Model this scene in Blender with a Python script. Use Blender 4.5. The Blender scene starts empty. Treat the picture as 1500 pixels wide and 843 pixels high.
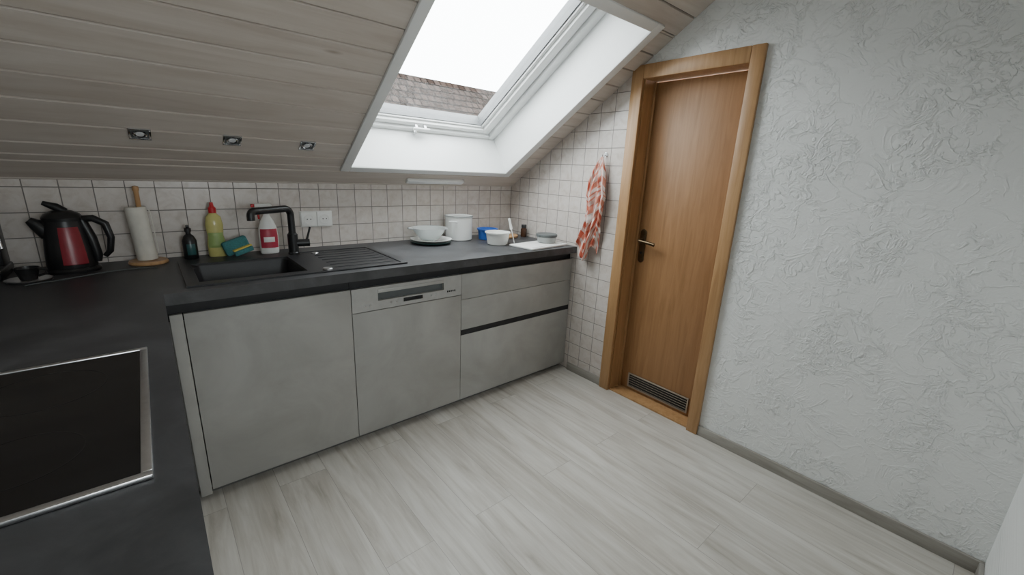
import bpy, bmesh, math, random
from mathutils import Vector, Matrix, noise as mnoise
random.seed(7)
scene=bpy.context.scene
H=.8853; T=.6546; H0=1.2343
CT=1/math.sqrt(1+T*T); ST=T*CT
XL=-2.80; YB=-4.5
BW=.12; BO=.011

# ------------------------------------------------------------------ materials
class NT:
    def __init__(s,name):
        s.m=bpy.data.materials.new(name); s.m.use_nodes=True
        s.t=s.m.node_tree; s.b=s.t.nodes['Principled BSDF']
    def n(s,typ,**kw):
        nd=s.t.nodes.new('ShaderNode'+typ)
        for k,v in kw.items(): setattr(nd,k,v)
        return nd
    def set(s,nd,key,v):
        sock=nd.inputs[int(key)] if key.isdigit() else nd.inputs[key]
        if isinstance(v,bpy.types.NodeSocket): s.t.links.new(v,sock)
        else: sock.default_value=v
    def math(s,op,a,b=None,c=None):
        nd=s.n('Math',operation=op); s.set(nd,'0',a)
        if b is not None: s.set(nd,'1',b)
        if c is not None: s.set(nd,'2',c)
        return nd.outputs[0]
    def ramp(s,f,stops,interp='LINEAR'):
        nd=s.n('ValToRGB'); s.set(nd,'Fac',f); cr=nd.color_ramp; cr.interpolation=interp
        while len(cr.elements)<len(stops): cr.elements.new(.5)
        for e,(p,c) in zip(cr.elements,stops):
            e.position=p; e.color=(*c,1) if len(c)==3 else c
        return nd.outputs['Color']
    def mix(s,f,a,b,mode='MIX'):
        nd=s.n('Mix',data_type='RGBA',blend_type=mode)
        s.set(nd,'0',f)
        for i,v in ((6,a),(7,b)):
            if isinstance(v,bpy.types.NodeSocket): s.t.links.new(v,nd.inputs[i])
            else: nd.inputs[i].default_value=(*v,1)
        return nd.outputs[2]
    def pos(s,scale=(1,1,1),order='xyz',rot=(0,0,0),obj=False):
        g=s.n('NewGeometry').outputs['Position'] if not obj else s.n('TexCoord').outputs['Object']
        sp=s.n('SeparateXYZ'); s.set(sp,'0',g)
        cb=s.n('CombineXYZ')
        for i,ch in enumerate(order):
            if ch in 'xyz': s.t.links.new(sp.outputs['xyz'.index(ch)],cb.inputs[i])
        mp=s.n('Mapping'); s.set(mp,'Vector',cb.outputs[0]); mp.inputs['Scale'].default_value=scale; mp.inputs['Rotation'].default_value=rot
        return mp.outputs[0]
    def noise(s,v,scale,detail=4,rough=.5,dist=0,out='Fac',w=None):
        nd=s.n('TexNoise'); 
        if w is not None: nd.noise_dimensions='4D'; s.set(nd,'W',w)
        s.set(nd,'Vector',v); s.set(nd,'Scale',scale); s.set(nd,'Detail',detail); s.set(nd,'Roughness',rough); s.set(nd,'Distortion',dist)
        return nd.outputs[out]
    def bump(s,h,strength=.3,dist=.01,normal=None):
        nd=s.n('Bump'); s.set(nd,'Height',h); s.set(nd,'Strength',strength); s.set(nd,'Distance',dist)
        if normal is not None: s.set(nd,'Normal',normal)
        s.t.links.new(nd.outputs[0],s.b.inputs['Normal']); return nd.outputs[0]
    def P(s,**kw):
        for k,v in kw.items():
            k=k.replace('_',' ')
            if k=='Color': k='Base Color'
            if isinstance(v,tuple) and len(v)==3: v=(*v,1)
            s.set(s.b,k,v)
        return s
def plain(name,c,rough=.5,metal=0,var=.06,scale=30,**kw):
    t=NT(name); v=t.pos(obj=False)
    nz=t.noise(v,scale,3)
    d=tuple(x*(1-var) for x in c); l=tuple(min(1,x*(1+var)) for x in c)
    t.P(Color=t.ramp(nz,[(.3,d),(.7,l)]),Roughness=rough,Metallic=metal,**kw); return t.m

def m_floor(order='yx0',name='vinyl_oak_planks'):
    t=NT(name)
    br=t.n('TexBrick',offset=.5,offset_frequency=2,squash=1)
    mp=t.n('Mapping'); t.set(mp,'Vector',t.pos(order=order)); mp.inputs['Location'].default_value=(.12,-.03,0)
    t.set(br,'Vector',mp.outputs[0]); t.set(br,'Scale',1.)
    t.set(br,'Mortar Size',.0012); t.set(br,'Mortar Smooth',.4); t.set(br,'Brick Width',1.28); t.set(br,'Row Height',.19)
    t.set(br,'Color1',(0,0,0,1)); t.set(br,'Color2',(1,1,1,1)); t.set(br,'Mortar',(.5,.5,.5,1)); t.set(br,'Bias',0)
    rnd=t.n('SeparateColor'); t.set(rnd,'0',br.outputs['Color']); r=rnd.outputs[0]
    w=t.math('MULTIPLY',r,37.)
    g1=t.noise(t.pos(scale=(1.1,13,1),order=order),1.6,6,.62,1.0,w=w)
    g2=t.noise(t.pos(scale=(5,90,1),order=order),1.5,5,.6,.2,w=w)
    g3=t.noise(t.pos(scale=(1,4,1),order=order),2.0,3,.5,1.0,w=w)
    c=t.ramp(g1,[(.26,(.36,.325,.27)),(.40,(.54,.505,.45)),(.55,(.67,.645,.595)),(.72,(.76,.74,.70))])
    c=t.mix(t.math('MULTIPLY',g2,.42),c,(.43,.395,.345))
    c=t.mix(.45,c,t.ramp(g3,[(.3,(.66,.64,.61)),(.62,(1,1,1))]),'MULTIPLY')
    c=t.mix(.4,c,t.ramp(r,[(0,(.80,.79,.775)),(1,(1,1,1))]),'MULTIPLY')
    c=t.mix(t.math('MULTIPLY',br.outputs['Fac'],.7),c,(.22,.20,.18))
    t.P(Color=c,Roughness=t.math('MULTIPLY_ADD',g2,.2,.36))
    t.bump(t.math('SUBTRACT',t.math('MULTIPLY',g2,.3),br.outputs['Fac']),.25,.002)
    return t.m
def m_tile(name,order,off):
    t=NT(name)
    v=t.n('Mapping'); t.set(v,'Vector',t.pos(order=order)); v.inputs['Location'].default_value=off
    br=t.n('TexBrick',offset=0,squash=1)
    t.set(br,'Vector',v.outputs[0]); t.set(br,'Scale',1.); t.set(br,'Mortar Size',.0023); t.set(br,'Mortar Smooth',.4)
    t.set(br,'Brick Width',.1); t.set(br,'Row Height',.1); t.set(br,'Color1',(0,0,0,1)); t.set(br,'Color2',(1,1,1,1)); t.set(br,'Mortar',(.5,.5,.5,1))
    sp=t.n('SeparateColor'); t.set(sp,'0',br.outputs['Color'])
    nz=t.noise(v.outputs[0],22,5,.6,.8,w=t.math('MULTIPLY',sp.outputs[0],9.))
    c=t.ramp(nz,[(.3,(.53,.465,.415)),(.5,(.62,.565,.52)),(.7,(.67,.625,.59))])
    c=t.mix(.5,c,t.ramp(sp.outputs[0],[(0,(.9,.88,.87)),(1,(1,1,1))]),'MULTIPLY')
    c=t.mix(br.outputs['Fac'],c,(.21,.19,.175))
    t.P(Color=c,Roughness=t.math('MULTIPLY_ADD',br.outputs['Fac'],.5,.3))
    t.bump(t.math('SUBTRACT',t.math('MULTIPLY',nz,.12),br.outputs['Fac']),.45,.0025)
    return t.m
def m_plaster():
    t=NT('rough_trowelled_plaster')
    p=t.pos(order='yz0')
    n1=t.noise(p,8,4,.55,1.2); n2=t.noise(p,5.0,3,.55,.8); n3=t.noise(p,90,4,.6); n4=t.noise(p,24,4,.6,1.0)
    sep=t.n('SeparateColor'); t.set(sep,'0',t.ramp(n2,[(.45,(0,0,0)),(.59,(1,1,1))])); msk=sep.outputs[0]
    s2=t.n('SeparateColor'); t.set(s2,'0',t.ramp(n4,[(.49,(0,0,0)),(.56,(1,1,1))])); dab=s2.outputs[0]
    rid=t.math('MAXIMUM',t.math('SUBTRACT',1.,t.math('MULTIPLY',t.math('ABSOLUTE',t.math('SUBTRACT',n1,.5)),24.)),0.)
    h=t.math('ADD',t.math('MULTIPLY',dab,t.math('MULTIPLY_ADD',msk,.85,.06)),t.math('MULTIPLY',rid,t.math('MULTIPLY_ADD',msk,.35,.3)))
    h=t.math('ADD',h,t.math('MULTIPLY',n3,.24))
    h=t.math('ADD',h,t.math('MULTIPLY',n1,.6))
    t.P(Color=(.80,.81,.795),Roughness=.85)
    t.bump(h,.72,.0058)
    return t.m
def m_wallplain(name,c):
    t=NT(name); n=t.noise(t.pos(),60,4); t.P(Color=c,Roughness=.85); t.bump(n,.2,.003); return t.m
def m_board():
    t=NT('whitewashed_pine_boards')
    sp=t.n('SeparateXYZ'); t.set(sp,'0',t.n('NewGeometry').outputs['Position'])
    idx=t.math('FLOOR',t.math('DIVIDE',t.math('SUBTRACT',t.math('MULTIPLY',sp.outputs[1],-1/CT),BO),BW))
    w=t.math('MULTIPLY',idx,3.71)
    g=t.noise(t.pos(scale=(1.0,12,12)),1.7,6,.6,.7,w=w)
    g2=t.noise(t.pos(scale=(4,70,70)),1.5,5,.65,.2,w=w)
    vo=t.n('TexVoronoi',voronoi_dimensions='4D'); t.set(vo,'Vector',t.pos(scale=(1.6,6,6))); t.set(vo,'W',w); t.set(vo,'Scale',1.6)
    kr=t.ramp(vo.outputs['Distance'],[(.03,(1,1,1)),(.11,(0,0,0))])
    c=t.ramp(g,[(.3,(.52,.445,.385)),(.5,(.62,.555,.495)),(.7,(.69,.63,.575))])
    c=t.mix(t.math('MULTIPLY',g2,.4),c,(.46,.385,.325))
    ks=t.n('SeparateColor'); t.set(ks,'0',kr)
    c=t.mix(t.math('MULTIPLY',ks.outputs[0],.6),c,(.26,.18,.125))
    rn=t.n('TexWhiteNoise',noise_dimensions='1D'); t.set(rn,'W',idx)
    c=t.mix(.5,c,t.ramp(rn.outputs['Value'],[(0,(.85,.84,.83)),(1,(1,1,1))]),'MULTIPLY')
    t.P(Color=c,Roughness=.6); t.bump(g2,.15,.002)
    return t.m
def m_oak(name,dark,mid,light,sc=(16,16,1.2),rough=.38):
    t=NT(name)
    g=t.noise(t.pos(scale=sc),2.2,6,.6,.9); g2=t.noise(t.pos(scale=tuple(x*5 for x in sc)),2,4,.6,.1)
    c=t.ramp(g,[(.28,dark),(.5,mid),(.72,light)])
    c=t.mix(t.math('MULTIPLY',g2,.4),c,dark)
    t.P(Color=c,Roughness=rough); t.bump(g2,.12,.001); return t.m
def m_concrete():
    t=NT('concrete_look_laminate'); p=t.pos()
    n=t.noise(p,3.2,8,.62,.8); n2=t.noise(p,14,5,.6); n3=t.noise(t.pos(scale=(1,1,6)),5,5,.6,.5)
    k=.87
    f=lambda c:tuple(x*k for x in c)
    c=t.ramp(n,[(.3,f((.325,.317,.293))),(.5,f((.395,.386,.361))),(.7,f((.46,.452,.427)))])
    c=t.mix(t.math('MULTIPLY',n2,.3),c,f((.335,.325,.302))); c=t.mix(t.math('MULTIPLY',n3,.25),c,f((.46,.452,.425)))
    t.P(Color=c,Roughness=.55); return t.m
def m_worktop():
    t=NT('slate_worktop'); p=t.pos()
    n=t.noise(p,5,8,.65,.8); n2=t.noise(p,40,5,.6)
    c=t.ramp(n,[(.3,(.030,.030,.032)),(.5,(.052,.052,.055)),(.72,(.095,.095,.10))])
    c=t.mix(t.math('MULTIPLY',n2,.3),c,(.035,.035,.037))
    t.P(Color=c,Roughness=t.math('MULTIPLY_ADD',n,.25,.33)); t.bump(n2,.08,.001); return t.m
def m_rooftile():
    t=NT('weathered_roof_tiles')
    br=t.n('TexBrick',offset=.5); t.set(br,'Vector',t.pos(order='xy0')); t.set(br,'Scale',1.); t.set(br,'Brick Width',.26); t.set(br,'Row Height',.24); t.set(br,'Mortar Size',.025)
    t.set(br,'Color1',(.018,.0125,.0105,1)); t.set(br,'Color2',(.042,.031,.027,1)); t.set(br,'Mortar',(.006,.005,.0045,1))
    t.P(Color=br.outputs['Color'],Roughness=1.); t.b.inputs['Specular IOR Level'].default_value=0; t.bump(br.outputs['Fac'],-1,.05); return t.m
def m_glasspane():
    m=bpy.data.materials.new('window_glass'); m.use_nodes=True; t=m.node_tree; t.nodes.remove(t.nodes['Principled BSDF'])
    tr=t.nodes.new('ShaderNodeBsdfTransparent'); tr.inputs[0].default_value=(.95,.97,.97,1)
    gl=t.nodes.new('ShaderNodeBsdfGlossy'); gl.inputs['Roughness'].default_value=.02
    mx=t.nodes.new('ShaderNodeMixShader'); mx.inputs[0].default_value=.06
    t.links.new(tr.outputs[0],mx.inputs[1]); t.links.new(gl.outputs[0],mx.inputs[2]); t.links.new(mx.outputs[0],t.nodes['Material Output'].inputs[0]); return m
def m_towel():
    t=NT('checked_cotton'); uv=t.n('UVMap'); sp=t.n('SeparateXYZ'); t.set(sp,'0',uv.outputs[0])
    def stripe(s,k,th): return t.math('LESS_THAN',t.math('FRACT',t.math('MULTIPLY',s,k)),th)
    a=stripe(sp.outputs[0],4,.58); b=stripe(sp.outputs[1],9,.60)
    f=t.math('MULTIPLY',t.math('ADD',a,b),.5)
    c=t.ramp(f,[(0,(.70,.62,.58)),(.45,(.58,.25,.18)),(.95,(.47,.10,.06))])
    a2=stripe(t.math('ADD',sp.outputs[0],.07),3,.14); b2=stripe(t.math('ADD',sp.outputs[1],.05),5,.16)
    c=t.mix(t.math('MULTIPLY',t.math('MAXIMUM',a2,b2),.8),c,(.70,.61,.56))
    t.P(Color=c,Roughness=.95); return t.m

M={}
M['floor']=m_floor(); M['tileB']=m_tile('tile_back','xz0',(0,-.005,0)); M['tileR']=m_tile('tile_side','yz0',(0,-.005,0))
M['plaster']=m_plaster(); M['wall']=m_wallplain('painted_wall',(.7,.7,.69)); M['board']=m_board()
M['leaf']=m_oak('oak_veneer_leaf',(.26,.130,.052),(.345,.18,.077),(.405,.22,.10),rough=.5)
M['casing']=m_oak('oak_casing',(.32,.17,.07),(.43,.245,.108),(.51,.31,.15),rough=.45)
M['conc']=m_concrete(); M['top']=m_worktop(); M['roof']=m_rooftile(); M['glass']=m_glasspane(); M['towel']=m_towel()
M['base']=m_oak('grey_skirting_wood',(.25,.23,.2),(.34,.32,.29),(.42,.4,.36),(14,1.2,14))
M['plinth']=plain('dark_plinth',(.10,.098,.092),.6)
M['white']=plain('white_lacquer',(.80,.81,.80),.35,var=.01)
M['black']=plain('black_plastic',(.012,.012,.013),.35)
M['channel']=plain('black_channel',(.012,.012,.014),.6)
M['sink']=plain('black_granite_composite',(.016,.016,.018),.42,var=.3,scale=400)
M['steel']=plain('brushed_steel',(.62,.62,.63),.28,1,var=.05,scale=80)
M['chrome']=plain('chrome',(.75,.75,.76),.12,1,var=.02)
M['brass']=plain('antique_bronze',(.12,.085,.05),.38,1,var=.15)
M['vent']=plain('bronze_vent',(.40,.34,.27),.45,.3)
M['ceramhob']=plain('black_ceramic_glass',(.004,.004,.005),.09,var=.01)
M['zone']=plain('hob_marking',(.015,.015,.016),.2)
M['porcelain']=plain('white_porcelain',(.82,.82,.80),.18,var=.01)
M['wplastic']=plain('white_plastic',(.82,.82,.79),.35,var=.02)
M['clear']=plain('clear_plastic',(.80,.83,.82),.15,var=.01)
M['clear'].node_tree.nodes['Principled BSDF'].inputs['Transmission Weight'].default_value=.6
M['red']=plain('red_plastic',(.24,.010,.022),.3)
M['redcap']=plain('red_cap',(.55,.02,.03),.3)
M['darkred']=plain('red_label',(.42,.03,.06),.4)
M['yellow']=plain('yellow_soap',(.58,.54,.20),.2)
M['yellowsp']=plain('yellow_sponge',(.70,.56,.12),.9,scale=200,var=.2)
M['teal']=plain('teal_cloth',(.06,.21,.22),.9,scale=150,var=.2)
M['green']=plain('green_label',(.30,.42,.14),.4)
M['paper']=plain('tissue_paper',(.70,.67,.60),.95)
M['wood']=m_oak('light_beech',(.38,.2,.09),(.52,.31,.15),(.6,.38,.2))
M['blue']=plain('blue_plastic',(.03,.12,.45),.3)
M['grey']=plain('grey_silicone',(.10,.11,.11),.5)
M['dkgreen']=plain('dark_green_glaze',(.03,.10,.10),.3)
M['brown']=plain('brown_glass',(.06,.025,.012),.2)
M['gasket']=plain('grey_gasket',(.16,.165,.17),.5)
M['lens']=plain('frosted_lamp_lens',(.72,.73,.74),.4)
M['display']=plain('dark_display',(.006,.006,.008),.1)
M['panel']=plain('appliance_silver',(.40,.395,.38),.4,.2)
M['drop']=plain('exterior_render',(.3,.29,.28),.9)

# ------------------------------------------------------------------ mesh builder
class B:
    def __init__(s,name):
        s.name=name; s.bm=bmesh.new(); s.mats=[]; s.uv=False
    def mi(s,mk):
        m=M[mk]
        if m not in s.mats: s.mats.append(m)
        return s.mats.index(m)
    def add(s,t,mk,mx=None,recalc=True):
        if mx is not None: bmesh.ops.transform(t,matrix=mx,verts=t.verts)
        if recalc: bmesh.ops.recalc_face_normals(t,faces=t.faces)
        i=s.mi(mk)
        for f in t.faces: f.material_index=i
        me=bpy.data.meshes.new('tmp'); t.to_mesh(me); t.free(); s.bm.from_mesh(me); bpy.data.meshes.remove(me); return s
    def box(s,a,b,mk,bev=0,mx=None,seg=2):
        t=bmesh.new(); bmesh.ops.create_cube(t,size=1)
        a=Vector(a);b=Vector(b); c=(a+b)/2; d=b-a
        for v in t.verts: v.co=Vector((c.x+v.co.x*d.x,c.y+v.co.y*d.y,c.z+v.co.z*d.z))
        if bev: bmesh.ops.recalc_face_normals(t,faces=t.faces); bmesh.ops.bevel(t,geom=t.edges[:],offset=bev,segments=seg,affect='EDGES',profile=.5)
        return s.add(t,mk,mx)
    def lathe(s,prof,mk,c=(0,0,0),seg=36,mx=None,sx=1,sy=1,a0=0,a1=360):
        t=bmesh.new(); rings=[]; full=(a1-a0)>=360; n=seg if full else seg+1
        A=[math.radians(a0+(a1-a0)*k/seg) for k in range(n)]
        for r,z in prof:
            if r<1e-6: rings.append([t.verts.new((0,0,z))])
            else: rings.append([t.verts.new((r*math.cos(a)*sx,r*math.sin(a)*sy,z)) for a in A])
        for P,C in zip(rings,rings[1:]):
            for k in range(seg):
                k2=(k+1)%n
                if len(P)==1 and len(C)==1: continue
                if len(P)==1: t.faces.new((P[0],C[k2],C[k]))
                elif len(C)==1: t.faces.new((P[k],P[k2],C[0]))
                else: t.faces.new((P[k],P[k2],C[k2],C[k]))
        m=Matrix.Translation(c)
        if mx is not None: m=m@mx
        return s.add(t,mk,m)
    def tube(s,pts,r,mk,seg=14,mx=None,flat=1):
        pts=[Vector(p) for p in pts]; t=bmesh.new(); rings=[]
        rr=r if isinstance(r,(list,tuple)) else [r]*len(pts)
        d0=(pts[1]-pts[0]).normalized(); nx=d0.orthogonal().normalized()
        for i,p in enumerate(pts):
            d=(pts[min(i+1,len(pts)-1)]-pts[max(i-1,0)]).normalized()
            nx=(nx-d*nx.dot(d)).normalized(); ny=d.cross(nx)
            rings.append([t.verts.new(p+rr[i]*(math.cos(2*math.pi*k/seg)*nx+math.sin(2*math.pi*k/seg)*ny*flat)) for k in range(seg)])
        for A,C in zip(rings,rings[1:]):
            for k in range(seg): t.faces.new((A[k],A[(k+1)%seg],C[(k+1)%seg],C[k]))
        t.faces.new(rings[0]); t.faces.new(rings[-1][::-1])
        return s.add(t,mk,mx)
    def poly(s,pts,mk,th=None):
        t=bmesh.new(); f=t.faces.new([t.verts.new(p) for p in pts])
        if th:
            r=bmesh.ops.extrude_face_region(t,geom=[f]); bmesh.ops.translate(t,vec=Vector(th),verts=[v for v in r['geom'] if isinstance(v,bmesh.types.BMVert)])
        return s.add(t,mk)
    def done(s,origin=None,parent=None,ang=35):
        if origin is None:
            vs=[v.co for v in s.bm.verts]; origin=Vector((sum(v.x for v in vs)/len(vs),sum(v.y for v in vs)/len(vs),min(v.z for v in vs)))
        origin=Vector(origin); bmesh.ops.translate(s.bm,vec=-origin,verts=s.bm.verts)
        me=bpy.data.meshes.new(s.name); s.bm.to_mesh(me); s.bm.free()
        for m in s.mats: me.materials.append(m)
        me.polygons.foreach_set('use_smooth',[True]*len(me.polygons)); me.set_sharp_from_angle(angle=math.radians(ang))
        o=bpy.data.objects.new(s.name,me); o.location=origin; scene.collection.objects.link(o)
        if parent: o.parent=parent
        return o

# ------------------------------------------------------------------ room shell
B('floor').box((XL-.1,YB-.1,-.1),(.16,.1,0),'floor').done((0,0,0))
B('wall_back').box((XL-.1,0,0),(.1,.1,H0+.12),'tileB').done((0,0,0))
zs=lambda y:H0-T*y
b=B('wall_right')
def wpoly(b,pts,mk): b.poly([(0,y,z) for y,z in pts],mk,(.1,0,0))
Y1,Y2,HD=-1.005,-1.675,1.925
wpoly(b,[(0,0),(Y1-.04,0),(Y1-.04,zs(Y1-.04)+.03),(0,H0+.03)],'tileR')
wpoly(b,[(Y1-.04,HD-.03),(Y2+.03,HD-.03),(Y2+.03,zs(Y2)+.03),(Y1-.04,zs(Y1-.04)+.03)],'plaster')
wpoly(b,[(Y2+.03,0),(-2.745,0),(-2.745,2.45),(-1.8,2.45),(Y2+.03,zs(Y2)+.03)],'plaster')
b.done((0,0,0))
B('wall_front').box((-.85,-2.845,0),(.1,-2.745,2.45),'plaster').done()
B('wall_hall_right').box((-.95,YB,0),(-.85,-2.745,2.45),'wall').done()
B('wall_left').box((XL-.1,YB,0),(XL,.1,2.6),'wall').done()
b=B('wall_rear')
wx0,wx1,wz0,wz1=-1.95,-1.10,1.0,2.0
b.box((XL-.1,YB-.2,0),(wx0,YB,2.45),'wall').box((wx1,YB-.2,0),(-.85,YB,2.45),'wall').box((wx0,YB-.2,0),(wx1,YB,wz0),'wall').box((wx0,YB-.2,wz1),(wx1,YB,2.45),'wall')
b.done()
b=B('added_fill_window')  # unseen window behind the camera, added to let in fill daylight
y0,y1=YB-.12,YB-.06
for a,c in (((wx0,wz0),(wx0+.06,wz1)),((wx1-.06,wz0),(wx1,wz1)),((wx0+.06,wz0),(wx1-.06,wz0+.06)),((wx0+.06,wz1-.06),(wx1-.06,wz1))):
    b.box((a[0],y0,a[1]),(c[0],y1,c[1]),'white',.004)
b.box((wx0+.05,YB-.095,wz0+.05),(wx1-.05,YB-.09,wz1-.05),'glass').done()

SLM=Matrix(((1,0,0,0),(0,-CT,ST,0),(0,ST,CT,H0),(0,0,0,1)))   # (x,u,d) -> world
hx0,hx1,hu0,hu1=-1.272,-.200,.196,1.440
gx0,gx1,gu0,gu1=hx0-.02,hx1+.02,hu0-.02,hu1+.02
U_END=1.76/CT
b=B('ceiling')
n=int(U_END/BW)+1
def brd(x0,x1,u0,u1):
    t=bmesh.new(); e=.005
    if u1-u0<.02: e=.001
    pr=[(u0+e*.4,.014),(u0+e*.4,.006),(u0+e,0),(u1-e,0),(u1-e*.4,.006),(u1-e*.4,.014)]
    A=[t.verts.new((x0,u,d)) for u,d in pr]; C=[t.verts.new((x1,u,d)) for u,d in pr]
    for i in range(len(pr)-1): t.faces.new((A[i],A[i+1],C[i+1],C[i]))
    t.faces.new(A); t.faces.new(C[::-1]); b.add(t,'board',SLM)
for i in range(-1,n):
    u0,u1=i*BW+BO,(i+1)*BW+BO
    cuts=sorted({u0,u1,*[g for g in (gu0,gu1) if u0<g<u1]})
    for a,c in zip(cuts,cuts[1:]):
        m=(a+c)/2
        if gu0<m<gu1: brd(XL-.05,gx0,a,c); brd(gx1,.05,a,c)
        else: brd(XL-.05,.05,a,c)
for (x0,x1,u0,u1) in ((XL-.1,gx0,-.2,U_END),(gx1,.1,-.2,U_END),(gx0,gx1,-.2,gu0),(gx0,gx1,gu1,U_END+.05)):
    b.box((x0,u0,.012),(x1,u1,.16),'channel',mx=SLM)
b.box((XL-.1,YB-.2,2.38),(.1,-1.74,2.55),'wall')
b.done((0,0,0))
# skylight
b=B('window_1')
cw=.048
b.box((hx0-cw,hu0-cw+.004,-.014),(hx0,hu1+cw,.001),'white',.003,SLM).box((hx1,hu0-cw+.004,-.014),(hx1+.055,hu1+cw,.001),'white',.003,SLM)
b.box((hx0,hu0-cw+.004,-.0135),(hx1,hu0,.001),'white',.003,SLM).box((hx0,hu1,-.0135),(hx1,hu1+cw,.001),'white',.003,SLM)
D=.34
b.box((hx0-.018,hu0-.018,-.002),(hx0,hu1+.018,D),'white',0,SLM).box((hx1,hu0-.018,-.002),(hx1+.018,hu1+.018,D),'white',0,SLM)
b.box((hx0,hu0-.018,-.002),(hx1,hu0,D),'white',0,SLM).box((hx0,hu1,-.002),(hx1,hu1+.018,D),'white',0,SLM)
KB=.55
def ring(i0,i1,d0,d1,mk,bev=.004):
    b.box((hx0+i0,hu0+i0*KB,d0),(hx0+i1,hu1-i0,d1),mk,bev,SLM).box((hx1-i1,hu0+i0*KB,d0),(hx1-i0,hu1-i0,d1),mk,bev,SLM)
    b.box((hx0+i1,hu0+i0*KB,d0),(hx1-i1,hu0+i1*KB,d1),mk,bev,SLM).box((hx0+i1,hu1-i1,d0),(hx1-i1,hu1-i0,d1),mk,bev,SLM)
ring(0,.055,.255,.36,'white'); ring(.056,.062,.285,.36,'gasket',0); ring(.063,.120,.272,.37,'white'); ring(.1205,.142,.290,.37,'white',.003); ring(.1425,.152,.300,.37,'gasket',0)
b.box((hx0+.15,hu0+.15*KB,.318),(hx1-.15,hu1-.15,.324),'glass',0,SLM)
hxm=-.80; hu=hu0+.05
b.box((hxm-.055,hu-.010,.232),(hxm+.055,hu+.012,.245),'white',.004,SLM)
for k in (-.03,.03): b.box((hxm+k-.008,hu-.007,.243),(hxm+k+.008,hu+.007,.274),'steel',.001,SLM)
b.lathe([(0,0),(.012,0),(.012,.03),(0,.03)],'chrome',mx=SLM@Matrix.Translation((hxm-.03,hu-.030,.232)))
b.done((0,0,H0))

B('baseboard_right').box((-.014,-2.745,0),(0,Y2,.055),'base',.002).done()
B('baseboard_front').box((-.85,-2.745,0),(-.014,-2.731,.055),'base',.002).done()
B('baseboard_side').box((-.012,Y1,0),(0,-.705,.055),'base',.002).done()

# door
b=B('door_1')
dw=.07
b.box((-.022,Y1-dw,0),(.0,Y1,HD),'casing',.004).box((-.022,Y2,0),(.0,Y2+dw-.01,HD),'casing',.004)
b.box((-.0215,Y2+dw-.009,HD-dw),(.0,Y1-dw-.001,HD),'casing',.004)
b.box((.0005,Y1-dw-.005,0),(.12,Y1-dw+.02,HD-dw),'casing',0).box((.0005,Y2+dw-.03,0),(.12,Y2+dw-.008,HD-dw),'casing',0).box((.0005,Y2+.05,HD-dw+.001),(.12,Y1-.05,HD-dw+.02),'casing',0)
b.box((.085,Y1-dw-.018,0),(.0975,Y1-dw-.0055,HD-dw),'casing',.002).box((.085,Y2+dw-.0075,0),(.0975,Y2+dw+.008,HD-dw),'casing',.002)
ly0,ly1=Y1-dw-.006,Y2+dw-.007
b.box((.098,ly1,.012),(.138,ly0,HD-dw-.003),'leaf',.002)
b.box((.0,ly1-.01,0),(.14,ly0+.01,.01),'casing')
vy0,vy1=-1.145,-1.555
b.box((.094,vy1,.03),(.099,vy0,.125),'channel',.001)
b.box((.088,vy1,.03),(.096,vy0,.037),'vent',.001).box((.088,vy1,.118),(.096,vy0,.125),'vent',.001).box((.088,vy1,.037),(.096,vy1+.008,.118),'vent',.001).box((.088,vy0-.008,.037),(.096,vy0,.118),'vent',.001)
for i in range(5):
    z=.044+i*.0155
    mxv=Matrix.Translation((.089,0,z))@Matrix.Rotation(math.radians(30),4,'Y')
    b.box((-.006,vy1+.009,-.001),(.006,vy0-.009,.001),'vent',0,mxv)
hy=-1.125
b.lathe([(0,0),(.02,0),(.021,.004),(.017,.008),(0,.009)],'brass',c=(.098,hy,1.03),mx=Matrix.Rotation(-math.pi/2,4,'Y'))
b.box((.090,hy-.019,.87),(.0979,hy+.019,1.03),'brass',.003)
b.lathe([(0,0),(.02,0),(.021,.004),(.017,.008),(0,.009)],'brass',c=(.098,hy,.87),mx=Matrix.Rotation(-math.pi/2,4,'Y'))
b.tube([(.095,hy,.985),(.06,hy,.985),(.045,hy-.01,.985),(.042,hy-.04,.983),(.044,hy-.075,.98),(.048,hy-.105,.974)],[.011,.009,.010,.009,.0085,.011],'brass')
b.lathe([(0,0),(.007,0),(.007,.003),(0,.003)],'channel',c=(.0895,hy,.91),mx=Matrix.Rotation(-math.pi/2,4,'Y'))
b.done((0.05,-1.34,0))

# ------------------------------------------------------------------ kitchen
XE=-2.136; YF=-.70; DF=-.672; YEND=-2.47; XW=XL+.002
sx0,sx1,sy0,sy1=-2.035,-1.635,-.605,-.235
b=B('worktop'); z0,z1=H-.042,H
b.box((XW,YEND,z0),(XE,YF,z1),'top')
b.box((XW,YF,z0),(sx0,-.0005,z1),'top').box((sx1,YF,z0),(-.0005,-.0005,z1),'top').box((sx0,YF,z0),(sx1,sy0,z1),'top').box((sx0,sy1,z0),(sx1,-.0005,z1),'top')
b.done((-1,0,z0))
ZT,ZB=.798,.042
CX=[-2.093,-1.490,-.894,-.006]
b=B('base_cabinet')
g=.0015
b.box((CX[0]+g,DF,ZB),(CX[1]-g,DF+.019,ZT),'conc',.0012)
b.box((XE+.004,DF+.002,ZB-.02),(CX[0]-g,DF+.02,ZT+.0),'conc',.001)
b.box((XE,DF+.021,ZB),(XE+.016,-.02,ZT-.031),'conc').box((CX[1]-.018,DF+.02,ZB),(CX[1]-.001,-.02,ZT-.031),'conc').box((XE+.0165,DF+.02,ZB),(CX[1]-.0185,-.02,ZB+.018),'conc')
b.box((XE,DF+.024,ZT-.03),(CX[1],DF+.045,H-.043),'channel')
b.box((XE+.01,DF+.05,0),(CX[1],DF+.066,ZB-.001),'plinth')
b.done()
b=B('drawer_cabinet')
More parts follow.
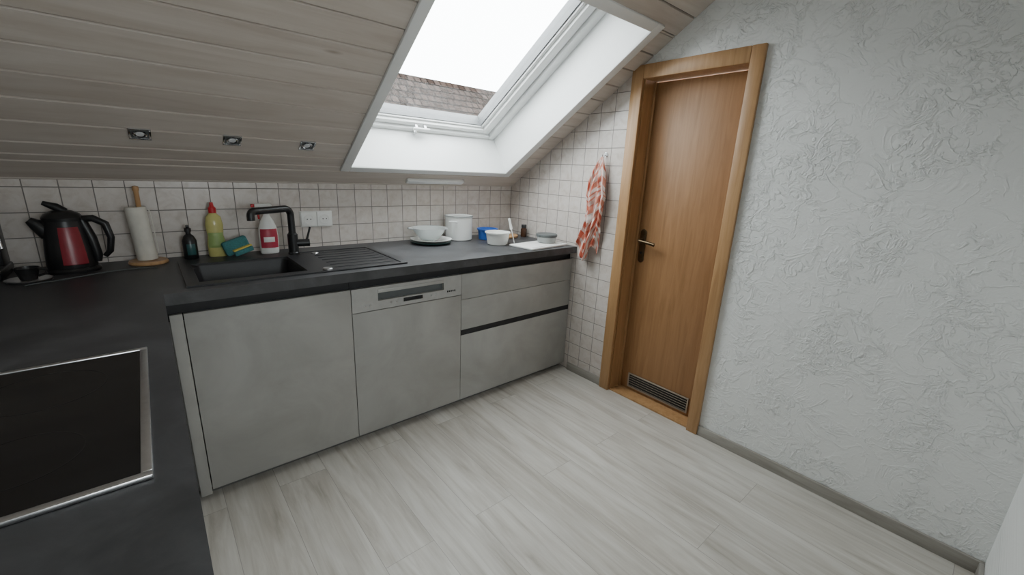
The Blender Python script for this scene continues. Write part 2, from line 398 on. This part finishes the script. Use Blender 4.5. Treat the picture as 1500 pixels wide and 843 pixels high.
b.box((CX[2]+g,DF,.655),(CX[3],DF+.019,ZT),'conc',.0012).box((CX[2]+g,DF,.476),(CX[3],DF+.019,.6525),'conc',.0012).box((CX[2]+g,DF,ZB),(CX[3],DF+.019,.443),'conc',.0012)
b.box((CX[2]+.001,DF+.021,ZB),(CX[3]+.004,-.01,ZT-.03),'conc').box((CX[2],DF+.024,ZT-.029),(CX[3]+.004,-.01,H-.043),'channel')
b.box((CX[2]+.002,DF+.004,.440),(CX[3]+.003,DF+.0205,.478),'channel')
b.box((CX[2]+.002,DF+.05,0),(CX[3]+.004,DF+.066,ZB-.001),'plinth')
b.done()
b=B('dishwasher')
xa,xb=CX[1]+g,CX[2]-g
b.box((xa,DF,ZB),(xb,DF+.019,.681),'conc',.0012)
rx0,rx1,rz0,rz1=-1.365,-1.005,.728,.778
b.box((xa,DF-.001,.685),(xb,DF+.022,rz0),'panel').box((xa,DF-.001,rz1),(xb,DF+.022,ZT),'panel')
b.box((xa,DF-.001,rz0),(rx0,DF+.022,rz1),'panel').box((rx1,DF-.001,rz0),(xb,DF+.022,rz1),'panel')
b.box((rx0,DF+.018,rz0),(rx1,DF+.0215,rz1),'grey')
b.box((rx0,DF-.004,rz1-.012),(rx1,DF+.008,rz1+.006),'panel',.003)
b.box((rx0+.13,DF-.0025,.703),(rx0+.235,DF-.0005,.722),'display',.0005)
for i,x in enumerate((-1.43,-1.405,-1.30,-1.27,-1.08,-1.055)):
    b.lathe([(0,0),(.005,0),(.005,.002),(0,.002)],'chrome',c=(x,DF-.001,.712),mx=Matrix.Rotation(math.pi/2,4,'X'),seg=16)
for i in range(5): b.box((-.985+i*.011,DF-.0018,.712),(-.978+i*.011,DF-.0005,.721),'display')
b.box((xa+.001,DF+.0225,ZB),(xb-.001,-.02,ZT-.01),'steel').box((xa,DF+.024,ZT-.009),(xb,DF+.045,H-.043),'channel')
b.box((xa,DF+.05,0),(xb,DF+.066,ZB-.001),'plinth')
b.done()
b=B('base_cabinet')
fx=XE-.03
ys=[-.70,-1.20,-1.83,YEND+.01]
for a,c in zip(ys,ys[1:]):
    b.box((fx-.019,c+g,ZB),(fx,a-g,ZT),'conc',.0012)
b.box((XL+.01,YEND+.01,ZB),(fx-.021,-.70,H-.043),'conc')
b.box((XL+.01,-.699,ZB),(XE-.003,-.01,ZT-.01),'conc').box((XL+.01,-.66,ZT-.009),(XE-.003,-.01,H-.043),'channel')
b.box((XL+.01,YEND+.01,0),(fx-.06,-.01,ZB-.001),'plinth')
b.done()

# sink
b=B('kitchen_sink'); zt=H+.007
X0,X1,Y0,Y1s=-2.068,-1.195,-.645,-.142
def pl(a,c): b.box((a[0],a[1],H+.0005),(c[0],c[1],zt),'sink')
ix0,ix1,iy0,iy1=sx0+.008,sx1-.008,sy0+.008,sy1-.008
pl((X0,Y0),(ix0,Y1s)); pl((ix0,Y0),(ix1,iy0)); pl((ix0,iy1),(ix1,Y1s)); pl((ix1,Y0),(-1.60,Y1s))
b.box((-1.60,Y0,H+.0005),(X1,Y1s,H+.0035),'sink')
for a,c in (((-1.60,Y0),(X1,Y0+.022)),((-1.60,Y1s-.022),(X1,Y1s)),((X1-.022,Y0+.022),(X1,Y1s-.022))): b.box((a[0],a[1],H+.001),(c[0],c[1],zt),'sink',.001)
for i in range(7):
    y=-.575+i*.06
    b.box((-1.52,y,H+.003),(-1.235,y+.012,H+.0055),'sink',.001)
zb=H-.19
t=bmesh.new()
def rr(x0,x1,y0,y1,r,z,n=5):
    out=[]
    for cx,cy,a in ((x1-r,y1-r,0),(x0+r,y1-r,90),(x0+r,y0+r,180),(x1-r,y0+r,270)):
        for i in range(n+1):
            q=math.radians(a+90*i/n); out.append(t.verts.new((cx+r*math.cos(q),cy+r*math.sin(q),z)))
    return out
R=[rr(ix0-.002,ix1+.002,iy0-.002,iy1+.002,.004,zt-.0005),rr(ix0+.004,ix1-.004,iy0+.004,iy1-.004,.03,zt-.012),rr(ix0+.014,ix1-.014,iy0+.014,iy1-.014,.04,zb+.03),rr(ix0+.04,ix1-.04,iy0+.04,iy1-.04,.04,zb)]
for A,C in zip(R,R[1:]):
    for k in range(len(A)): t.faces.new((A[k],A[(k+1)%len(A)],C[(k+1)%len(A)],C[k]))
t.faces.new(R[-1]); 
bmesh.ops.recalc_face_normals(t,faces=t.faces); bmesh.ops.reverse_faces(t,faces=t.faces); b.add(t,'sink',recalc=False)
b.lathe([(0,.004),(.02,.004),(.045,.006),(.05,.001)],'steel',c=((ix0+ix1)/2,(iy0+iy1)/2,zb))
b.lathe([(0,.006),(.014,.006),(.017,.003),(.017,0)],'steel',c=(-1.50,-.205,zt-.005),seg=24)
b.lathe([(0,.012),(.018,.012),(.021,.008),(.021,0)],'steel',c=(-1.565,-.615,H+.003),seg=24)
b.done()
# faucet
b=B('kitchen_faucet'); fxx,fyy=-1.598,-.195
zf=zt+.0003
b.lathe([(0,0),(.027,0),(.027,.008),(.024,.012),(.024,.10),(.018,.106),(.018,.11)],'black',c=(fxx,fyy,zf))
ex,ey=-1.79,-.318; dv=Vector((ex-fxx,ey-fyy,0)); L=dv.length; dv.normalize(); zt2=1.122; rc=.035
P0=Vector((fxx,fyy,0)); pts=[P0+Vector((0,0,zt+.10)),P0+Vector((0,0,zt2-rc))]
for i in range(1,9):
    a=math.radians(90*i/8); pts.append(P0+dv*(rc-rc*math.cos(a))+Vector((0,0,zt2-rc+rc*math.sin(a))))
pts.append(P0+dv*(L-.02)+Vector((0,0,zt2)))
for i in range(1,6):
    a=math.radians(90*i/5); pts.append(P0+dv*(L-.02+.02*math.sin(a))+Vector((0,0,zt2-.02+.02*math.cos(a))))
pts.append(P0+dv*L+Vector((0,0,zt2-.04)))
b.tube(pts,.0165,'black',18)
b.tube([(fxx,fyy,zt+.055),(fxx+.075,fyy-.012,zt+.055)],.019,'black',18)
b.tube([(fxx+.06,fyy-.01,zt+.06),(fxx+.072,fyy-.012,zt+.10),(fxx+.082,fyy-.014,zt+.135)],[.006,.005,.005],'black',12)
b.done((fxx,fyy,zt))

# hob
b=B('ceramic_hob'); x0,x1,y0,y1=-2.715,-2.184,-1.795,-1.228; zh=H+.0004
b.box((x0+.012,y0+.012,zh),(x1-.012,y1-.012,zh+.006),'ceramhob')
for a,c in (((x0,y0),(x1,y0+.014)),((x0,y1-.014),(x1,y1)),((x0,y0+.014),(x0+.014,y1-.014)),((x1-.014,y0+.014),(x1,y1-.014))): b.box((a[0],a[1],zh),(c[0],c[1],zh+.008),'steel',.002)
for cx,cy,r in ((-2.34,-1.38,.09),(-2.34,-1.64,.075),(-2.57,-1.38,.075),(-2.57,-1.64,.10)):
    b.lathe([(r-.001,.0062),(r,.0064),(r+.001,.0062)],'zone',c=(cx,cy,zh),seg=64)
b.done()

# ------------------------------------------------------------------ wall / ceiling fittings
b=B('wall_socket')
b.box((-1.509,-.006,.999),(-1.338,-.0002,1.087),'wplastic',.003)
for x in (-1.505,-1.422):
    b.box((x,-.013,1.003),(x+.080,-.006,1.083),'wplastic',.003)
    b.lathe([(.0,.001),(.018,.001),(.020,.010),(.026,.0105),(.026,.008)],'wplastic',c=(x+.040,-.004,1.043),mx=Matrix.Rotation(math.pi/2,4,'X'))
    for k in (-.009,.009): b.lathe([(0,0),(.0028,0),(.0028,.0015),(0,.0015)],'channel',c=(x+.04+k,-.0135,1.043),mx=Matrix.Rotation(math.pi/2,4,'X'),seg=12)
b.done((-1.42,-.002,1.043))
for x in (-2.12,-1.82,-1.52):
    b=B('recessed_spotlight'); u=.29/CT; s=.034
    for a,c in (((x-s,u-s),(x+s,u-s+.008)),((x-s,u+s-.008),(x+s,u+s)),((x-s,u-s+.008),(x-s+.008,u+s-.008)),((x+s-.008,u-s+.008),(x+s,u+s-.008))): b.box((a[0],a[1],-.006),(c[0],c[1],.001),'chrome',.002,SLM)
    b.box((x-s+.007,u-s+.007,-.002),(x+s-.007,u+s-.007,.0015),'grey',0,SLM)
    b.lathe([(0,-.003),(.014,-.004),(.018,-.006),(.022,-.004),(.022,0)],'chrome',mx=SLM@Matrix.Translation((x,u,0)))
    b.lathe([(0,-.0055),(.012,-.005),(.014,-.003)],'lens',mx=SLM@Matrix.Translation((x,u,0)))
    b.done()
b=B('under_cabinet_light'); u=.07
b.box((-.90,u-.018,-.022),(-.485,u+.018,-.0005),'white',.006,SLM).box((-.885,u-.012,-.025),(-.50,u+.012,-.021),'lens',.002,SLM)
b.done()

# towel
hyk,hzk=-.865,1.455
b=B('towel_hook'); b.lathe([(0,0),(.014,0),(.014,.004),(0,.005)],'chrome',c=(0,hyk,hzk+.012),mx=Matrix.Rotation(-math.pi/2,4,'Y'),seg=24)
b.tube([(-.002,hyk,hzk+.01),(-.02,hyk,hzk),(-.03,hyk,hzk),(-.036,hyk,hzk+.012)],.003,'chrome',10); b.done()
b=B('kitchen_towel'); t=bmesh.new(); uvl=t.loops.layers.uv.new('UVMap'); NU,NV=60,80; g_=[]
for j in range(NV+1):
    v=j/NV; z=hzk-.002-v*.60
    w=.014+.140*min(1,(v/.38))**.8 - .03*math.sin((v-.5)*2*math.pi)*(v>.5)
    w*=1+.10*math.sin(v*9)
    cy=hyk+.055*v**1.4+.008*math.sin(v*7)
    row=[]
    for i in range(NU+1):
        q=i/NU; dep=min(1,v*3.0)
        fold=math.cos(q*math.pi*7+1.6*math.sin(v*4))*.013*dep+math.cos(q*math.pi*3+v*6)*.011*dep
        nz=mnoise.noise(Vector((q*3.1,v*7.0,2.3))); nz2=mnoise.noise(Vector((q*7.,v*14.0,8.1)))
        fold+=(nz*.013+nz2*.006)*dep
        edge=.045*math.sin(q*math.pi*2.2+.5)*(v**2)+nz*.02*v
        row.append(t.verts.new((min(-.006,-.036-.004*dep+fold*.85-.012*math.sin(q*math.pi)*dep),cy+(q-.5)*w+nz2*.008*dep,z+edge-.012*math.cos(q*math.pi*5)*v)))
    g_.append(row)
for j in range(NV):
    for i in range(NU):
        f=t.faces.new((g_[j][i],g_[j][i+1],g_[j+1][i+1],g_[j+1][i]))
        for lp,(a,c) in zip(f.loops,((i,j),(i+1,j),(i+1,j+1),(i,j+1))):
            q,v=a/NU,c/NV
            lp[uvl].uv=(q+.16*math.sin(v*5)+.10*mnoise.noise(Vector((q*2,v*4,0))),v+.06*math.sin(q*6)+.06*mnoise.noise(Vector((q*3,v*3,5))))
b.bm.loops.layers.uv.new('UVMap'); b.add(t,'towel'); o=b.done(ang=180)
md=o.modifiers.new('s','SOLIDIFY'); md.thickness=.002

# ------------------------------------------------------------------ counter objects
Z=H+.0006
b=B('coffee_machine')
b.box((-2.76,-.24,Z),(-2.57,-.02,Z+.035),'black',.006).box((-2.76,-.12,Z+.03),(-2.575,-.02,Z+.29),'black',.01).box((-2.76,-.23,Z+.20),(-2.575,-.05,Z+.30),'black',.012)
b.box((-2.745,-.235,Z+.034),(-2.59,-.125,Z+.040),'steel',.001)
b.lathe([(0,0),(.034,0),(.036,.02),(.03,.035),(0,.035)],'steel',c=(-2.665,-.18,Z+.17))
b.tube([(-2.65,-.19,Z+.18),(-2.60,-.25,Z+.178),(-2.575,-.28,Z+.175)],[.008,.012,.013],'black')
b.tube([(-2.59,-.16,Z+.23),(-2.565,-.18,Z+.17),(-2.56,-.185,Z+.11)],.005,'steel')
b.done()
b=B('espresso_cup')
b.lathe([(0,0),(.055,0),(.062,.008),(.06,.009),(.03,.004),(0,.004)],'steel',c=(-2.50,-.27,Z)).lathe([(0,.006),(.022,.006),(.033,.05),(.031,.05),(.021,.009),(0,.009)],'black',c=(-2.50,-.27,Z))
b.tube([(-2.47,-.28,Z+.044),(-2.452,-.286,Z+.04),(-2.45,-.287,Z+.028),(-2.474,-.279,Z+.018)],.004,'black',10); b.done()
b=B('electric_kettle'); c=(-2.395,-.135,Z)
b.lathe([(0,0),(.080,0),(.082,.010),(.076,.018),(0,.018)],'black',c=c)
b.lathe([(.072,.018),(.074,.03),(.070,.09),(.062,.16),(.055,.205),(.0,.205)],'black',c=c)
b.lathe([(.070,.030),(.0765,.036),(.0725,.09),(.0645,.155),(.060,.178),(.056,.180)],'red',c=c,a0=-104,a1=-48,seg=24)
b.lathe([(.058,.2),(.059,.212),(.050,.226),(.030,.238),(0,.241)],'black',c=c)
b.tube([(c[0]+.01,c[1],Z+.232),(c[0]-.012,c[1],Z+.252),(c[0]-.045,c[1],Z+.268)],[.016,.015,.008],'black',flat=1)
b.tube([(c[0]-.045,c[1],Z+.15),(c[0]-.07,c[1]-.004,Z+.185),(c[0]-.09,c[1]-.006,Z+.205)],[.030,.024,.013],'black')
b.tube([(c[0]+.04,c[1]-.01,Z+.205),(c[0]+.085,c[1]-.02,Z+.208),(c[0]+.118,c[1]-.026,Z+.185),(c[0]+.128,c[1]-.03,Z+.13),(c[0]+.118,c[1]-.026,Z+.075),(c[0]+.10,c[1]-.022,Z+.055)],[.013,.014,.014,.012,.011,.009],'black',16)
b.tube([(c[0]+.052,c[1]-.012,Z+.20),(c[0]+.07,c[1]-.016,Z+.13),(c[0]+.078,c[1]-.018,Z+.06),(c[0]+.075,c[1]-.017,Z+.035)],[.016,.017,.016,.012],'black',16)
b.done()
b=B('power_cable'); pts=[]
P_=[(-2.50,-.36),(-2.44,-.33),(-2.38,-.285),(-2.31,-.255),(-2.26,-.215),(-2.20,-.215),(-2.13,-.24)]
for i in range(len(P_)-1):
    for k in range(6):
        s_=k/6; a=Vector(P_[i]);d=Vector(P_[i+1]); p=a.lerp(d,s_); pts.append((p.x,p.y+.006*math.sin((i+s_)*2.6),Z+.0028))
b.tube(pts,.0022,'grey',8); b.done()
b=B('paper_towel_holder'); c=(-2.165,-.10,Z)
b.lathe([(0,0),(.068,0),(.070,.006),(.066,.014),(0,.014)],'wood',c=c).lathe([(0,.014),(.009,.014),(.009,.31),(.012,.315),(.011,.33),(0,.333)],'wood',c=c,seg=20)
mt=Matrix.Rotation(math.radians(-3),4,'Y')
b.lathe([(.016,.0155),(.035,.0155),(.036,.02),(.036,.238),(.035,.243),(.016,.243),(.016,.0155)],'paper',c=(c[0],c[1],c[2]+.002),mx=mt)
b.tube([(c[0]+.034,c[1]-.004,Z+.04),(c[0]+.040,c[1]-.012,Z+.05),(c[0]+.034,c[1]-.012,Z+.22),(c[0]+.030,c[1]-.004,Z+.235)],.002,'paper',8)
b.done()
b=B('dark_soap_bottle'); c=(-2.01,-.07,Z)
b.lathe([(0,0),(.026,0),(.028,.004),(.028,.085),(.020,.105),(.010,.115),(.010,.128),(.0,.128)],'black',c=c).lathe([(0,.126),(.013,.126),(.013,.142),(.006,.145),(.006,.156),(0,.156)],'black',c=c)
b.box((c[0]-.004,c[1]-.03,Z+.148),(c[0]+.004,c[1]+.004,Z+.156),'black',.002)
b.lathe([(.0285,.02),(.0288,.021),(.0288,.07),(.0285,.071)],'dkgreen',c=c,a0=-120,a1=-50,seg=12).done()
b=B('dish_soap_bottle'); c=(-1.905,-.06,Z)
b.lathe([(0,0),(.034,0),(.037,.006),(.038,.06),(.032,.10),(.036,.15),(.030,.19),(.016,.205),(.014,.212)],'yellow',c=c,sy=.62)
b.lathe([(.015,.209),(.016,.209),(.016,.232),(.009,.24),(.007,.258),(0,.259)],'redcap',c=c,seg=24)
b.lathe([(.0375,.045),(.0385,.046),(.0388,.06),(.0335,.10),(.034,.115),(.033,.116)],'green',c=c,a0=-150,a1=-30,seg=20,sy=.64)
b.done()
b=B('cleaning_sponge'); mx=Matrix.Translation((-1.815,-.095,Z+.0)) @Matrix.Rotation(math.radians(-18),4,'Y')@Matrix.Rotation(math.radians(8),4,'Z')
b.box((-.055,-.02,.018),(.055,.018,.088),'teal',.010,mx,3).box((-.030,-.05,.012),(.055,-.022,.036),'teal',.006,mx,3).box((-.030,-.05,.0365),(.055,-.022,.044),'yellowsp',.003,mx,3); b.done((-1.815,-.095,Z-.001))
b=B('spray_bottle'); c=(-1.685,-.085,Z)
b.lathe([(0,0),(.040,0),(.043,.006),(.044,.09),(.041,.13),(.030,.165),(.016,.19),(.013,.205)],'wplastic',c=c,sy=.6)
b.lathe([(.043,.03),(.0445,.031),(.0455,.09),(.043,.125),(.042,.126)],'darkred',c=c,a0=-150,a1=-30,seg=20,sy=.62)
b.lathe([(.0455,.06),(.0462,.061),(.0465,.085),(.0455,.086)],'wplastic',c=c,a0=-125,a1=-60,seg=20,sy=.62)
b.lathe([(.015,.2),(.017,.2),(.017,.22),(.012,.224),(0,.224)],'wplastic',c=c,seg=24)
b.box((c[0]-.05,c[1]-.012,Z+.222),(c[0]+.028,c[1]+.012,Z+.252),'wplastic',.008).box((c[0]-.064,c[1]-.008,Z+.234),(c[0]-.048,c[1]+.008,Z+.250),'redcap',.003)
b.tube([(c[0]-.022,c[1],Z+.228),(c[0]-.036,c[1],Z+.205),(c[0]-.034,c[1],Z+.175)],[.006,.006,.004],'redcap',10)
b.done()
b=B('dinner_plate'); c=(-.795,-.172,Z)
b.lathe([(0,0),(.075,0),(.105,.006),(.128,.012),(.129,.015),(.102,.010),(.075,.005),(0,.005)],'dkgreen',c=c); b.done()
b=B('dinner_plate'); c=(-.795,-.176,Z+.0155)
b.lathe([(0,0),(.075,0),(.105,.005),(.128,.012),(.129,.015),(.102,.009),(.075,.005),(0,.005)],'porcelain',c=c); b.done()
b=B('plastic_strainer_bowl'); c=(-.80,-.16,Z+.0215)
b.lathe([(0,0),(.045,0),(.06,.006),(.09,.045),(.104,.070),(.116,.072),(.116,.076),(.101,.075),(.086,.046),(.057,.010),(.044,.004),(0,.004)],'clear',c=c)
b.tube([(c[0]-.11,c[1],c[2]+.073),(c[0]-.135,c[1]-.01,c[2]+.078),(c[0]-.15,c[1]-.01,c[2]+.080)],.006,'clear',10); b.done()
b=B('enamel_pot'); c=(-.548,-.115,Z)
b.lathe([(0,0),(.084,0),(.090,.006),(.091,.152),(.096,.157),(.093,.161),(.087,.156),(.086,.010),(0,.008)],'porcelain',c=c)
b.lathe([(.092,.1565),(.0965,.1575),(.0935,.1615)],'grey',c=c)
for s_ in (-1,1):
    mxh=Matrix.Translation(c)@Matrix.Rotation(math.radians(35),4,'Z')
    b.tube([(s_*.090,-.022,.125),(s_*.112,-.02,.128),(s_*.116,0,.129),(s_*.112,.02,.128),(s_*.090,.022,.125)],.005,'porcelain',10,mx=mxh)
b.done()
def bowl(name,c,rb,rt,h,mk,th=.003):
    b=B(name); b.lathe([(0,0),(rb,0),(rb+.004,.003),(rt-.004,h-.01),(rt+.003,h-.008),(rt+.003,h),(rt-th-.002,h),(rb-th+.002,th+.002),(0,th)],mk,c=c); return b
bowl('blue_bowl',(-.365,-.195,Z),.056,.070,.075,'blue').done()
bowl('white_bowl',(-.425,-.385,Z),.062,.080,.080,'wplastic').done()
b=B('serving_spatula'); a=Vector((-.318,-.43,Z+.004)); d=Vector((-.350,-.405,Z+.165)); 
mx=Matrix.Translation(a)@((d-a).to_track_quat('Z','X').to_matrix().to_4x4())
b.box((-.003,-.030,.0),(.003,.030,.10),'wplastic',.002,mx).tube([(0,0,.095),(0,0,.13),(0,0,.165)],[.010,.008,.009],'wplastic',10,mx=mx); b.done()
b=B('round_wooden_board'); b.lathe([(0,0),(.095,0),(.10,.005),(.10,.015),(.095,.018),(0,.018)],'wood',c=(-.18,-.155,Z)); b.done()
b=B('spice_jar'); c=(-.045,-.215,Z)
b.lathe([(0,0),(.021,0),(.022,.004),(.022,.055),(.017,.064),(.016,.068)],'brown',c=c).lathe([(.0155,.066),(.019,.066),(.019,.086),(.017,.089),(0,.089)],'black',c=c,seg=24); b.done()
b=B('cutting_board'); mx=Matrix.Translation((-.215,-.560,Z))@Matrix.Rotation(math.radians(6),4,'Z')
b.box((-.18,-.10,0),(.18,.10,.012),'wplastic',.004,mx)
b.box((-.16,-.083,.0118),(.14,-.078,.0124),'grey',0,mx).done()
b=B('glass_food_container'); c=(-.125,-.535,Z+.0126)
b.lathe([(0,0),(.054,0),(.060,.004),(.066,.042),(.063,.042),(.057,.007),(0,.005)],'clear',c=c).lathe([(.0,.038),(.068,.038),(.071,.042),(.071,.054),(.066,.058),(.05,.056),(.0,.056)],'grey',c=c)
b.box((c[0]-.082,c[1]-.014,c[2]+.040),(c[0]-.064,c[1]+.014,c[2]+.050),'grey',.003).done()

# ------------------------------------------------------------------ outside
b=B('neighbouring_house')
b.poly([(-6,7,-.2),(26,7,-.2),(26,12,4.40),(-6,12,4.40)],'roof').poly([(-6,17,-.2),(26,17,-.2),(26,12,4.40),(-6,12,4.40)],'roof')
b.box((-5.5,8,-4),(25.5,16,-.25),'drop')
b.done((10,12,-4))

# ------------------------------------------------------------------ light
w=bpy.data.worlds.new('overcast_sky'); scene.world=w; w.use_nodes=True
bg=w.node_tree.nodes['Background']; bg.inputs['Color'].default_value=(.955,.985,1,1); bg.inputs['Strength'].default_value=16.0
def portal(name,loc,rot,sx,sy):
    l=bpy.data.lights.new(name,'AREA'); l.shape='RECTANGLE'; l.size=sx; l.size_y=sy; l.cycles.is_portal=True
    o=bpy.data.objects.new(name,l); o.matrix_world=Matrix.Translation(loc)@rot; scene.collection.objects.link(o)
c=SLM@Vector(((hx0+hx1)/2,(hu0+hu1)/2,.42))
portal('skylight_daylight',c,Matrix.Rotation(-math.atan(T),4,'X'),1.1,1.3)
portal('fill_window_portal',Vector(((wx0+wx1)/2,YB-.25,(wz0+wz1)/2)),Matrix.Rotation(math.pi/2,4,'X'),.9,1.05)  # sampling portal for the added rear fill window

# ------------------------------------------------------------------ camera
yw,pt,rl=.7139,.2675,.0452
F=Vector((math.sin(yw)*math.cos(pt),math.cos(yw)*math.cos(pt),-math.sin(pt)))
Rv=Vector((math.cos(yw),-math.sin(yw),0)); Uv=Rv.cross(F)
R2=Rv*math.cos(rl)+Uv*math.sin(rl); U2=-Rv*math.sin(rl)+Uv*math.cos(rl)
cd=bpy.data.cameras.new('camera'); cd.sensor_width=36; cd.lens=618.4725/1500*36; cd.clip_start=.02
co=bpy.data.objects.new('camera',cd)
m=Matrix((( R2.x,U2.x,-F.x,-2.1353),(R2.y,U2.y,-F.y,-2.525),(R2.z,U2.z,-F.z,1.3449),(0,0,0,1)))
co.matrix_world=m; scene.collection.objects.link(co); scene.camera=co
